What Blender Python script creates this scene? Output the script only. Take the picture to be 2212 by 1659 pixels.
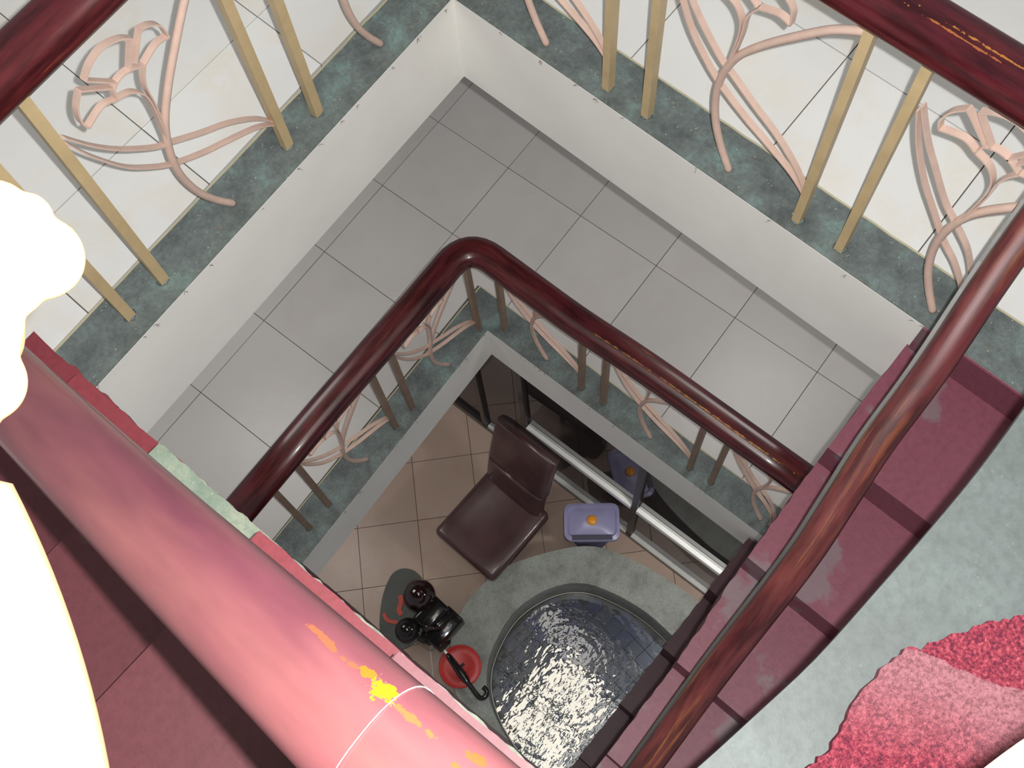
import bpy, bmesh, math, random
from mathutils import Vector, Matrix
random.seed(7)
for o in list(bpy.data.objects): bpy.data.objects.remove(o)
SC = bpy.context.scene
COL = SC.collection
R_ = math.radians
# plan coordinates: u runs along the right side of the stairwell, v along its left side, z up; the well's far corner is (0,0)
def W(u, v, z): return Vector((v, u, z))

# ------------------------------------------------------------------ camera
CAM = W(2.007236, 1.747108, 3.21708)
RIGHT = Vector((-0.656393, 0.752869, -0.048329))
DOWN = Vector((0.718509, 0.604337, -0.34427))
FWD = Vector((-0.229983, -0.260702, -0.937626))
cd = bpy.data.cameras.new('camera'); cam = bpy.data.objects.new('camera', cd); COL.objects.link(cam)
cd.sensor_fit = 'HORIZONTAL'; cd.sensor_width = 36; cd.lens = 36*2420.62/2212
cd.clip_start = 0.02; cd.clip_end = 100
m = Matrix((RIGHT, -DOWN, -FWD)).transposed().to_4x4(); m.translation = CAM
cam.matrix_world = m
SC.camera = cam
# ------------------------------------------------------------------ world and lights
w = bpy.data.worlds.new('world'); SC.world = w; w.use_nodes = True
bg = w.node_tree.nodes['Background']; bg.inputs[0].default_value = (0.95, 0.95, 1.0, 1); bg.inputs[1].default_value = 0.24
fl = bpy.data.lights.new('camera_flash', 'POINT'); fl.energy = 470; fl.shadow_soft_size = 0.012; fl.color = (1.0, 0.985, 0.96)
flo = bpy.data.objects.new('camera_flash', fl); COL.objects.link(flo); flo.location = CAM + RIGHT*0.062 - DOWN*0.032 - FWD*0.01
def stand_in(name, loc, power, size, col=(1, 0.97, 0.92)):
    l_ = bpy.data.lights.new(name, 'AREA'); l_.energy = power; l_.size = size; l_.color = col
    o_ = bpy.data.objects.new(name, l_); COL.objects.link(o_); o_.location = loc; return o_
stand_in('middle_floor_fill', W(1.2, -1.5, -0.55), 15, 0.9)  # unseen fill added to brighten the middle floor, no fixture
stand_in('middle_floor_fill', W(-1.5, 1.2, -0.55), 15, 0.9)  # second added fill for the middle floor
stand_in('ground_floor_unseen_light', W(-1.2, 1.6, -3.5), 12, 0.8)  # unseen fill added to lift the ground floor tiles
stand_in('ground_floor_unseen_light', W(2.10, 0.10, -3.55), 16, 0.2)
SC.view_settings.view_transform = 'Standard'
SC.view_settings.look = 'None'
SC.view_settings.exposure = 0.0
SC.view_settings.gamma = 1.0
SC.view_settings.use_curve_mapping = False

# ------------------------------------------------------------------ helpers
def link(name, me, parent=None, mat=None):
    o = bpy.data.objects.new(name, me); COL.objects.link(o)
    if parent is not None: o.parent = parent
    if mat is not None and me is not None and len(me.materials) == 0: me.materials.append(mat)
    return o
def empty(name, loc, label, cat, group=None, kind=None):
    o = bpy.data.objects.new(name, None); COL.objects.link(o); o.location = loc
    o.empty_display_size = 0.1
    o['label'] = label; o['category'] = cat
    if group: o['group'] = group
    if kind: o['kind'] = kind
    return o
def tag(o, label=None, cat=None, group=None, kind=None):
    if label: o['label'] = label
    if cat: o['category'] = cat
    if group: o['group'] = group
    if kind: o['kind'] = kind
    return o
def wloc(o):
    p = Vector((0, 0, 0))
    while o is not None: p += o.location; o = o.parent
    return p
def fin(bm, name, mat, parent=None, smooth=False, angle=None):
    off = wloc(parent) if parent is not None else Vector((0, 0, 0))
    if off.length > 0: bmesh.ops.translate(bm, verts=bm.verts, vec=-off)
    bmesh.ops.recalc_face_normals(bm, faces=bm.faces)
    me = bpy.data.meshes.new(name)
    if smooth:
        for f in bm.faces: f.smooth = True
    if angle is not None:
        for e in bm.edges:
            if len(e.link_faces) == 2 and e.calc_face_angle(0) > angle: e.smooth = False
    bm.to_mesh(me); bm.free()
    return link(name, me, parent, mat)
def prism(bm, poly, z0, z1):
    """poly: list of (u,v); z0/z1 bottom and top (numbers or lists)"""
    n = len(poly)
    zb = z0 if isinstance(z0, (list, tuple)) else [z0]*n
    zt = z1 if isinstance(z1, (list, tuple)) else [z1]*n
    b = [bm.verts.new(W(p[0], p[1], zb[i])) for i, p in enumerate(poly)]
    t = [bm.verts.new(W(p[0], p[1], zt[i])) for i, p in enumerate(poly)]
    bm.faces.new(b); bm.faces.new(t)
    for i in range(n):
        j = (i+1) % n
        bm.faces.new((b[i], b[j], t[j], t[i]))
def box(bm, c, s, rot=None):
    r = bmesh.ops.create_cube(bm, size=1)
    M = Matrix.Translation(c) @ (rot.to_4x4() if rot is not None else Matrix.Identity(4)) @ Matrix.Diagonal((s[0], s[1], s[2], 1))
    bmesh.ops.transform(bm, matrix=M, verts=r['verts'])
    return r['verts']
def rbox(bm, c, s, rad, seg=3, rot=None):
    """rounded box"""
    t = bmesh.new(); bmesh.ops.create_cube(t, size=1)
    bmesh.ops.transform(t, matrix=Matrix.Diagonal((s[0], s[1], s[2], 1)), verts=t.verts)
    bmesh.ops.bevel(t, geom=list(t.verts)+list(t.edges), offset=rad, segments=seg, affect='EDGES', profile=0.5)
    M = Matrix.Translation(c) @ (rot.to_4x4() if rot is not None else Matrix.Identity(4))
    bmesh.ops.transform(t, matrix=M, verts=t.verts)
    me = bpy.data.meshes.new('t'); t.to_mesh(me); t.free(); bm.from_mesh(me); bpy.data.meshes.remove(me)
def catmull(pts, n=6, closed=False):
    out = []; N = len(pts)
    P = [Vector(p) for p in pts]
    rng = range(N) if closed else range(N-1)
    for i in rng:
        if closed: a, b, c, d = P[(i-1) % N], P[i], P[(i+1) % N], P[(i+2) % N]
        else: a, b, c, d = P[max(i-1, 0)], P[i], P[i+1], P[min(i+2, N-1)]
        for k in range(n):
            t = k/n
            out.append(0.5*((2*b)+(c-a)*t+(2*a-5*b+4*c-d)*t*t+(3*b-a-3*c+d)*t*t*t))
    if not closed: out.append(P[-1])
    return out
def sweep(bm, path, prof, upv=Vector((0, 0, 1)), caps=True, closed=False):
    """path Vectors, prof list of (side, up) closed; writes UV in metres"""
    uvl = bm.loops.layers.uv.verify()
    n = len(path); rings = []; L = [0]
    for i in range(1, n): L.append(L[-1]+(path[i]-path[i-1]).length)
    pl = [0]
    for k in range(len(prof)):
        a = Vector(prof[k]); b = Vector(prof[(k+1) % len(prof)]); pl.append(pl[-1]+(b-a).length)
    for i in range(n):
        if closed: t = path[(i+1) % n]-path[(i-1) % n]
        else: t = path[min(i+1, n-1)]-path[max(i-1, 0)]
        t.normalize()
        side = t.cross(upv)
        if side.length < 1e-4: side = t.cross(Vector((1, 0, 0)))
        side.normalize(); up = side.cross(t).normalized()
        # mitre scale
        sc = 1.0
        if 0 < i < n-1:
            d1 = (path[i]-path[i-1]).normalized(); c = max(0.5, d1.dot(t)); sc = 1/c
        rings.append([bm.verts.new(path[i]+side*p[0]*sc+up*p[1]) for p in prof])
    m_ = len(prof)
    R2 = range(n) if closed else range(n-1)
    for i in R2:
        i2 = (i+1) % n
        for k in range(m_):
            k2 = (k+1) % m_
            f = bm.faces.new((rings[i][k], rings[i][k2], rings[i2][k2], rings[i2][k]))
            Lb = L[i2] if i2 > i else L[i]+0.05
            for lp, uv in zip(f.loops, ((L[i], pl[k]), (L[i], pl[k+1]), (Lb, pl[k+1]), (Lb, pl[k]))): lp[uvl].uv = uv
    if caps and not closed:
        bm.faces.new(rings[0][::-1]); bm.faces.new(rings[-1])
def circ(r, n=10, r2=None): return [(r*math.cos(2*math.pi*k/n), (r2 or r)*math.sin(2*math.pi*k/n)) for k in range(n)]
def rect(w_, h_): return [(-w_/2, -h_/2), (w_/2, -h_/2), (w_/2, h_/2), (-w_/2, h_/2)]
def railprof(w_, h_, n=28, e=0.82):
    out = []
    for k in range(n):
        a = 2*math.pi*k/n; c, s = math.cos(a), math.sin(a)
        out.append((w_/2*math.copysign(abs(c)**e, c), h_/2*math.copysign(abs(s)**e, s)))
    return out
def fillet(pts, r, n=8):
    """round the inner corners of a polyline"""
    out = [pts[0]]
    for i in range(1, len(pts)-1):
        a, b, c = pts[i-1], pts[i], pts[i+1]
        d1 = (a-b); d2 = (c-b); rr = min(r, d1.length*0.45, d2.length*0.45)
        p = b+d1.normalized()*rr; q = b+d2.normalized()*rr
        for k in range(n+1):
            t = k/n; out.append((1-t)**2*p+2*t*(1-t)*b+t*t*q)
    out.append(pts[-1]); return out
def lathe(bm, prof, c, n=24, rot=None):
    rings = []
    M = rot.to_matrix() if rot is not None and hasattr(rot, 'to_matrix') else (rot or Matrix.Identity(3))
    for r, z in prof:
        rings.append([bm.verts.new(Vector(c)+M @ Vector((r*math.cos(2*math.pi*k/n), r*math.sin(2*math.pi*k/n), z))) for k in range(n)])
    for i in range(len(rings)-1):
        for k in range(n): bm.faces.new((rings[i][k], rings[i][(k+1) % n], rings[i+1][(k+1) % n], rings[i+1][k]))
    bm.faces.new(rings[0][::-1]); bm.faces.new(rings[-1])

# ------------------------------------------------------------------ materials
class NT:
    def __init__(s, name):
        s.m = bpy.data.materials.new(name); s.m.use_nodes = True; s.t = s.m.node_tree; s.n = s.t.nodes
        s.b = s.n['Principled BSDF']
    def add(s, typ, **kw):
        nd = s.n.new(typ)
        for k, v in kw.items():
            if k.startswith('i_'): nd.inputs[k[2:].replace('_', ' ')].default_value = v
            else: setattr(nd, k, v)
        return nd
    def l(s, a, b): s.t.links.new(a, b)
    def coord(s, kind='Object', scale=(1, 1, 1), loc=(0, 0, 0)):
        tc = s.add('ShaderNodeTexCoord'); mp = s.add('ShaderNodeMapping')
        mp.inputs['Scale'].default_value = scale; mp.inputs['Location'].default_value = loc
        s.l(tc.outputs[kind], mp.inputs['Vector']); return mp.outputs[0]
    def noise(s, vec, scale, detail=4, rough=0.55):
        nd = s.add('ShaderNodeTexNoise'); nd.inputs['Scale'].default_value = scale; nd.inputs['Detail'].default_value = detail
        nd.inputs['Roughness'].default_value = rough; s.l(vec, nd.inputs['Vector']); return nd.outputs['Fac']
    def vor(s, vec, scale):
        nd = s.add('ShaderNodeTexVoronoi'); nd.inputs['Scale'].default_value = scale; s.l(vec, nd.inputs['Vector']); return nd
    def ramp(s, fac, stops):
        nd = s.add('ShaderNodeValToRGB'); r = nd.color_ramp
        while len(r.elements) < len(stops): r.elements.new(0.5)
        for e, (p, c) in zip(r.elements, stops):
            e.position = p; e.color = (c, c, c, 1) if isinstance(c, (int, float)) else (*c, 1)
        s.l(fac, nd.inputs[0]); return nd.outputs[0]
    def mix(s, fac, a, b, typ='MIX'):
        nd = s.add('ShaderNodeMix', data_type='RGBA', blend_type=typ)
        if isinstance(fac, (int, float)): nd.inputs[0].default_value = fac
        else: s.l(fac, nd.inputs[0])
        for v, i in ((a, 6), (b, 7)):
            if isinstance(v, tuple): nd.inputs[i].default_value = (*v, 1)
            else: s.l(v, nd.inputs[i])
        return nd.outputs[2]
    def col(s, v):
        if isinstance(v, tuple): s.b.inputs['Base Color'].default_value = (*v, 1)
        else: s.l(v, s.b.inputs['Base Color'])
    def set(s, rough=None, spec=None, metal=None, coat=None, coatr=None):
        for k, v in (('Roughness', rough), ('Specular IOR Level', spec), ('Metallic', metal), ('Coat Weight', coat), ('Coat Roughness', coatr)):
            if v is not None:
                if isinstance(v, (int, float)): s.b.inputs[k].default_value = v
                else: s.l(v, s.b.inputs[k])
    def bump(s, fac, strength=0.3, dist=0.01):
        nd = s.add('ShaderNodeBump'); nd.inputs['Strength'].default_value = strength; nd.inputs['Distance'].default_value = dist
        s.l(fac, nd.inputs['Height']); s.l(nd.outputs[0], s.b.inputs['Normal'])

def mat_plain(name, c, rough=0.5, metal=0, var=0.12, scale=8, spec=0.5, coat=0):
    t = NT(name); v = t.coord(); n = t.noise(v, scale)
    f = t.ramp(n, [(0.3, 1-var), (0.7, 1+var*0.3)])
    t.col(t.mix(1.0, c, f, 'MULTIPLY')); t.set(rough, spec, metal, coat)
    return t.m
def mat_tile(name, base, stain, rough=0.28, vein=0.35, rnd=0.10):
    t = NT(name); v = t.coord('Object')
    oi = t.add('ShaderNodeObjectInfo')
    vm = t.add('ShaderNodeVectorMath', operation='ADD'); t.l(v, vm.inputs[0]); 
    mul = t.add('ShaderNodeMath', operation='MULTIPLY'); t.l(oi.outputs['Random'], mul.inputs[0]); mul.inputs[1].default_value = 37
    t.l(mul.outputs[0], vm.inputs[1])
    n = t.noise(vm.outputs[0], 3.2, 6, 0.62)
    f = t.ramp(n, [(0.50, 0.0), (0.62, vein), (0.68, 0.0)])
    c = t.mix(f, base, stain)
    r = t.ramp(oi.outputs['Random'], [(0.0, 1-rnd), (1.0, 1.0)])
    n2 = t.noise(v, 1.3, 3); r2 = t.ramp(n2, [(0.35, 0.93), (0.65, 1.0)])
    t.col(t.mix(1.0, t.mix(1.0, c, r, 'MULTIPLY'), r2, 'MULTIPLY')); t.set(rough, 0.35)
    return t.m
def mat_terrazzo(name, dark, mid, light, specks=0.5, rough=0.55):
    t = NT(name); v = t.coord('Object')
    n = t.noise(v, 6, 5, 0.7)
    c = t.ramp(n, [(0.33, dark), (0.52, mid), (0.72, light)])
    n3 = t.noise(v, 60, 3, 0.7)
    c = t.mix(t.ramp(n3, [(0.4, 0.0), (0.75, 0.5)]), c, (dark[0]*0.6, dark[1]*0.6, dark[2]*0.6))
    vo = t.vor(v, 75)
    sp = t.ramp(vo.outputs['Distance'], [(0.10, 1.0), (0.22, 0.0)])
    pick = t.ramp(t.noise(v, 23, 1), [(0.52, 0.0), (0.6, 1.0)])
    f = t.mix(1.0, sp, pick, 'MULTIPLY')
    spc = t.ramp(t.noise(v, 40, 1), [(0.42, (0.35, 0.16, 0.09)), (0.55, (0.55, 0.52, 0.45))])
    f2 = t.mix(1.0, f, (specks, specks, specks), 'MULTIPLY')
    t.col(t.mix(f2, c, spc)); t.set(rough, 0.4); t.bump(n3, 0.12, 0.004)
    return t.m
def mat_lacquer(name, base, wear=0.5, wood=(0.42, 0.13, 0.03), rough=0.22, seed=0.0, patch=None, mott=0.45):
    t = NT(name); v = t.coord('UV', scale=(2.4, 48, 1), loc=(seed, seed*3, seed))
    n = t.noise(v, 1.0, 6, 0.7)
    v2 = t.coord('UV', scale=(0.9, 5, 1), loc=(seed*2, seed, 0)); n2 = t.noise(v2, 1.6, 3)
    lo = 0.66-0.16*wear
    a = t.ramp(n, [(lo, 0.0), (lo+0.07, 1.0)])
    b = t.ramp(n2, [(0.52-0.06*wear, 0.0), (0.62, 1.0)])
    f = t.mix(1.0, a, b, 'MULTIPLY')
    g = t.ramp(n2, [(0.3, (base[0]*0.7, base[1]*0.6, base[2]*0.7)), (0.7, (base[0]*1.35, base[1]*1.6, base[2]*1.1))])
    v3 = t.coord('UV', scale=(3.5, 22, 1), loc=(seed+7, 0, 0)); n3 = t.noise(v3, 1.3, 4, 0.6)
    g = t.mix(1.0, g, t.ramp(n3, [(0.38, mott), (0.6, 1.1 if mott < 0.7 else 1.0)]), 'MULTIPLY')
    c = t.mix(f, g, wood)
    if patch:
        # flaked spots near given (length, round) places on the rail
        tc = t.add('ShaderNodeTexCoord'); nn = t.noise(t.coord('UV', scale=(28, 38, 1)), 1.0, 5, 0.7)
        for (pu, pv, ru, rv, colr) in patch:
            mp = t.add('ShaderNodeMapping'); mp.inputs['Location'].default_value = (-pu/ru, -pv/rv, 0); mp.inputs['Scale'].default_value = (1/ru, 1/rv, 1)
            t.l(tc.outputs['UV'], mp.inputs['Vector'])
            ln = t.add('ShaderNodeVectorMath', operation='LENGTH'); t.l(mp.outputs[0], ln.inputs[0])
            sub = t.add('ShaderNodeMath', operation='SUBTRACT'); t.l(ln.outputs['Value'], sub.inputs[0]); 
            mm = t.add('ShaderNodeMath', operation='MULTIPLY'); t.l(nn, mm.inputs[0]); mm.inputs[1].default_value = 5.0
            t.l(mm.outputs[0], sub.inputs[1])
            of = t.add('ShaderNodeMath', operation='ADD'); t.l(sub.outputs[0], of.inputs[0]); of.inputs[1].default_value = 2.45
            pf = t.ramp(of.outputs[0], [(0.62, 1.0), (0.72, 0.0)])
            c = t.mix(pf, c, colr)
    t.col(c)
    t.set(t.ramp(n2, [(0.3, rough), (0.7, rough+0.16)]), 0.5, None, 0.35, 0.12)
    return t.m
def mat_redpaint(name, base, grey, worn=0.5, scale=2.5, rough=0.5):
    t = NT(name); v = t.coord('Object'); n = t.noise(v, scale, 5, 0.6)
    f = t.ramp(n, [(0.62-0.12*worn, 0.0), (0.66-0.10*worn, 0.85)])
    n2 = t.noise(v, 45, 3, 0.7)
    c = t.mix(t.ramp(n2, [(0.4, 0.0), (0.75, 0.55)]), base, (base[0]*0.62, base[1]*0.6, base[2]*0.6))
    t.col(t.mix(f, c, grey)); t.set(rough, 0.4); t.bump(n2, 0.15, 0.004)
    return t.m

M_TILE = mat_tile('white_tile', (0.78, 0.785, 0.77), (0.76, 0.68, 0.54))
M_TILE_DIM = mat_tile('dimmed_white_tile', (0.60, 0.58, 0.56), (0.52, 0.47, 0.42), vein=0.2, rnd=0.08)  # the white tile again, weaker light put into its base colour
M_GTILE = mat_tile('beige_floor_tile', (0.50, 0.37, 0.30), (0.42, 0.28, 0.2), rough=0.3, rnd=0.10)
M_GROUT = mat_plain('tile_grout', (0.15, 0.13, 0.11), 0.9)
M_PLASTER = mat_plain('white_plaster', (0.92, 0.91, 0.86), 0.6, var=0.06, scale=3)
M_CURB = mat_terrazzo('green_terrazzo', (0.085, 0.10, 0.10), (0.15, 0.178, 0.172), (0.20, 0.31, 0.29), 0.75)
M_RIM = mat_terrazzo('pond_terrazzo', (0.19, 0.195, 0.18), (0.28, 0.295, 0.27), (0.33, 0.37, 0.34), 0.2)
M_GREYT = mat_terrazzo('grey_terrazzo', (0.072, 0.084, 0.082), (0.085, 0.10, 0.098), (0.10, 0.122, 0.118), 0.05)
M_PALET = mat_terrazzo('pale_green_terrazzo', (0.20, 0.26, 0.2), (0.27, 0.33, 0.26), (0.36, 0.38, 0.28), 0.6)
M_RAIL = mat_lacquer('maroon_lacquer', (0.085, 0.011, 0.017), 0.25, seed=1.3, patch=[(3.95, 0.100, 0.25, 0.004, (0.40, 0.16, 0.03)), (3.75, 0.085, 0.12, 0.003, (0.32, 0.10, 0.03))])
M_RAILM = mat_lacquer('maroon_lacquer_dark', (0.085, 0.012, 0.018), 0.3, seed=4.1, patch=[(3.45, 0.096, 0.50, 0.0045, (0.42, 0.18, 0.04)), (2.95, 0.094, 0.2, 0.003, (0.35, 0.13, 0.03))])
M_RAILW = mat_lacquer('worn_maroon_lacquer', (0.11, 0.022, 0.028), 0.8, wood=(0.26, 0.085, 0.03), seed=2.2, rough=0.3)
M_RAILN = mat_lacquer('near_maroon_lacquer', (0.10, 0.021, 0.026), 0.12, wood=(0.16, 0.03, 0.015), seed=5.7, rough=0.32)
M_BAR = mat_plain('dark_steel_strip', (0.10, 0.10, 0.095), 0.45, 0.3, 0.2)
M_LIP = mat_plain('crumbling_plaster', (0.30, 0.33, 0.27), 0.8, var=0.5, scale=30)
M_BEAD = mat_plain('yellowish_mortar', (0.50, 0.46, 0.32), 0.8)
M_DUST = mat_plain('grey_dust', (0.22, 0.19, 0.16), 0.9)
M_KHAKI2 = mat_plain('brown_painted_tube', (0.30, 0.205, 0.145), 0.45, var=0.2, scale=14)
M_KHAKI = mat_plain('khaki_painted_tube', (0.60, 0.455, 0.25), 0.4, var=0.12, scale=14)
M_PINK = mat_plain('pink_painted_iron', (0.70, 0.505, 0.42), 0.42, var=0.10, scale=20)
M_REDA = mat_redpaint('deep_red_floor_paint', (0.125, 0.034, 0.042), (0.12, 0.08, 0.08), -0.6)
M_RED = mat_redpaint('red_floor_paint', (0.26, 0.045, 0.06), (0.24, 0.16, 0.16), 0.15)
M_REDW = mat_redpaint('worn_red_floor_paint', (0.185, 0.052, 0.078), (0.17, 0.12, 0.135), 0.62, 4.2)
M_RED_SHADED = mat_redpaint('shaded_red_floor_paint', (0.05, 0.013, 0.022), (0.055, 0.02, 0.03), 0.2)  # red paint darkened, shade on the lower flights put into the colour
M_REDP = mat_redpaint('pinkish_floor_paint', (0.24, 0.085, 0.10), (0.2, 0.13, 0.13), 0.3)
M_LEATHER = mat_plain('brown_leather', (0.085, 0.042, 0.042), 0.32, var=0.35, scale=5, coat=0.2)
M_BLACK = mat_plain('black_gloss_plastic', (0.012, 0.011, 0.011), 0.12, var=0.3)
M_MAROON = mat_plain('dark_maroon_gloss', (0.02, 0.006, 0.007), 0.08, var=0.3, coat=0.6)
M_SMOKE = mat_plain('smoked_grey_plastic', (0.055, 0.06, 0.055), 0.35, var=0.3)
M_DECAL = mat_plain('red_marking', (0.42, 0.04, 0.02), 0.4)
M_LAV = mat_plain('lavender_plastic', (0.29, 0.28, 0.46), 0.35, var=0.1)
M_LAVD = mat_plain('dark_slot', (0.05, 0.05, 0.08), 0.5)
M_YEL = mat_plain('orange_yellow_plastic', (0.75, 0.30, 0.02), 0.35)
M_SCARLET = mat_plain('scarlet_vinyl', (0.50, 0.02, 0.018), 0.4, var=0.25, scale=6)
M_FRAME = mat_plain('brown_door_frame', (0.035, 0.027, 0.028), 0.35)
M_ALU = mat_plain('white_aluminium', (0.93, 0.94, 0.92), 0.3, 0.0, 0.08)
M_GREYALU = mat_plain('grey_aluminium', (0.66, 0.66, 0.63), 0.35, 0.0, 0.1)
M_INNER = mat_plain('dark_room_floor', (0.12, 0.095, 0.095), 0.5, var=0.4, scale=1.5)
M_WATERPROOF = mat_plain('dark_pond_wall', (0.05, 0.05, 0.048), 0.5)
M_SILVER = mat_plain('pale_strip', (0.5, 0.47, 0.38), 0.3)
M_THREAD = mat_plain('white_thread', (0.95, 0.9, 0.85), 0.5)
M_PALE_SHAPE = mat_plain('pale_warm_surface', (0.93, 0.60, 0.30), 0.35, var=0.02)
M_BRASS = mat_plain('pale_brass', (0.6, 0.5, 0.35), 0.3, 0.6)

def mat_carpet():
    t = NT('red_carpet'); v = t.coord('Object'); n = t.noise(v, 170, 3, 0.8); n2 = t.noise(v, 5, 3)
    c = t.ramp(n, [(0.36, (0.045, 0.008, 0.02)), (0.52, (0.17, 0.02, 0.035)), (0.7, (0.30, 0.07, 0.09))])
    dp = t.add('ShaderNodeVectorMath', operation='DOT_PRODUCT'); t.l(v, dp.inputs[0]); dp.inputs[1].default_value = (1.0, 0.29, 0)
    ad = t.add('ShaderNodeMath', operation='MULTIPLY_ADD'); t.l(n2, ad.inputs[0]); ad.inputs[1].default_value = 0.10; t.l(dp.outputs['Value'], ad.inputs[2])
    wv = t.ramp(ad.outputs[0], [(0.0, 0.0), (0.01, 0.0)])
    ad2 = t.add('ShaderNodeMath', operation='ADD'); t.l(ad.outputs[0], ad2.inputs[0]); ad2.inputs[1].default_value = 0.225
    wear = t.ramp(ad2.outputs[0], [(-0.0, 0.0), (0.001, 0.85), (0.05, 0.8), (0.17, 0.0)])
    c2 = t.ramp(n, [(0.36, (0.13, 0.05, 0.06)), (0.6, (0.25, 0.115, 0.13))])
    t.col(t.mix(wear, c, c2)); t.set(0.85, 0.2); t.bump(n, 0.5, 0.006)
    return t.m
M_CARPET = mat_carpet()
def mat_carpet2():
    t = NT('faded_carpet'); v = t.coord('Object'); n = t.noise(v, 150, 3, 0.8)
    t.col(t.ramp(n, [(0.36, (0.14, 0.05, 0.06)), (0.6, (0.27, 0.115, 0.13))])); t.set(0.85, 0.2); t.bump(n, 0.4, 0.005)
    return t.m
M_CARPET2 = mat_carpet2()
def mat_mosaic():
    t = NT('blue_mosaic'); oi = t.add('ShaderNodeObjectInfo'); v = t.coord('Object')
    c = t.ramp(oi.outputs['Random'], [(0.0, (0.03, 0.035, 0.12)), (0.4, (0.06, 0.065, 0.085)), (0.75, (0.02, 0.03, 0.15)), (1.0, (0.08, 0.08, 0.09))])
    c2 = t.mix(t.ramp(t.noise(v, 14, 3), [(0.4, 0.0), (0.7, 0.5)]), c, (0.07, 0.07, 0.07)); t.col(c2); t.set(0.3)
    return t.m
M_MOSAIC = mat_mosaic()
def mat_glassy(name, tint, ior, rough=0.0, bump=None, base=0.0):
    m_ = bpy.data.materials.new(name); m_.use_nodes = True; t = m_.node_tree; n = t.nodes; n.clear()
    out = n.new('ShaderNodeOutputMaterial'); tr = n.new('ShaderNodeBsdfTransparent'); gl = n.new('ShaderNodeBsdfGlossy'); mx = n.new('ShaderNodeMixShader')
    fr = n.new('ShaderNodeFresnel'); fr.inputs['IOR'].default_value = ior
    tr.inputs[0].default_value = (*tint, 1); gl.inputs['Roughness'].default_value = rough
    t.links.new(fr.outputs[0], mx.inputs[0]); t.links.new(tr.outputs[0], mx.inputs[1]); t.links.new(gl.outputs[0], mx.inputs[2]); t.links.new(mx.outputs[0], out.inputs[0])
    if bump:
        tc = n.new('ShaderNodeTexCoord'); bp = n.new('ShaderNodeBump'); bp.inputs['Strength'].default_value = 1.0; bp.inputs['Distance'].default_value = 1.0
        mp = n.new('ShaderNodeMapping'); mp.inputs['Scale'].default_value = (1, 1.5, 1); t.links.new(tc.outputs['Object'], mp.inputs[0])
        a = n.new('ShaderNodeTexNoise'); a.inputs['Scale'].default_value = 9; a.inputs['Detail'].default_value = 2.5; t.links.new(mp.outputs[0], a.inputs['Vector'])
        w_ = n.new('ShaderNodeTexWave'); w_.wave_type = 'RINGS'; w_.rings_direction = 'SPHERICAL'; w_.inputs['Scale'].default_value = 4.5
        mp2 = n.new('ShaderNodeMapping'); mp2.inputs['Location'].default_value = bump[1]; t.links.new(tc.outputs['Object'], mp2.inputs[0]); t.links.new(mp2.outputs[0], w_.inputs['Vector'])
        ad = n.new('ShaderNodeMath'); ad.operation = 'MULTIPLY_ADD'; t.links.new(w_.outputs['Fac'], ad.inputs[0]); ad.inputs[1].default_value = bump[0]*0.10
        ml = n.new('ShaderNodeMath'); ml.operation = 'MULTIPLY'; t.links.new(a.outputs['Fac'], ml.inputs[0]); ml.inputs[1].default_value = bump[0]
        t.links.new(ml.outputs[0], ad.inputs[2]); t.links.new(ad.outputs[0], bp.inputs['Height'])
        t.links.new(bp.outputs[0], gl.inputs['Normal']); t.links.new(bp.outputs[0], fr.inputs['Normal'])
    return m_
M_PANE = mat_glassy('door_glass', (0.72, 0.70, 0.70), 1.45)
M_WATER = mat_glassy('pond_water', (0.80, 0.84, 0.88), 1.95, 0.015, (0.0016, (0.10, 0.22, 0)))
def mat_emit(name, c, s):
    m_ = bpy.data.materials.new(name); m_.use_nodes = True; b = m_.node_tree.nodes['Principled BSDF']
    b.inputs['Base Color'].default_value = (*c, 1); b.inputs['Emission Color'].default_value = (*c, 1); b.inputs['Emission Strength'].default_value = s; return m_
M_SKY2 = mat_emit('skylight_dimmed', (1.0, 0.97, 0.9), 3.0)  # weaker glow, added to dim parts of the pond reflection
M_SKY = mat_emit('skylight_daylight', (1.0, 0.93, 0.78), 10)

# ------------------------------------------------------------------ levels
TH = -0.0685                      # the left side of the upper opening leans a little off square
def clip(poly, f):
    """keep the part of a polygon where f(p) >= 0"""
    out = []
    for i in range(len(poly)):
        a, b = poly[i], poly[(i+1) % len(poly)]; fa, fb = f(a), f(b)
        if fa >= 0: out.append(a)
        if (fa >= 0) != (fb >= 0):
            t = fa/(fa-fb); out.append((a[0]+(b[0]-a[0])*t, a[1]+(b[1]-a[1])*t))
    return out
def area(p): return abs(sum(p[i][0]*p[(i+1) % len(p)][1]-p[(i+1) % len(p)][0]*p[i][1] for i in range(len(p))))/2
def rag(a, b, n, amp, rnd):
    out = []
    for k in range(n):
        t = k/n; j = rnd.uniform(-amp, amp) if k else 0
        du, dv = b[0]-a[0], b[1]-a[1]; L = math.hypot(du, dv)
        out.append((a[0]+du*t-dv/L*j, a[1]+dv*t+du/L*j))
    return out

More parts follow.
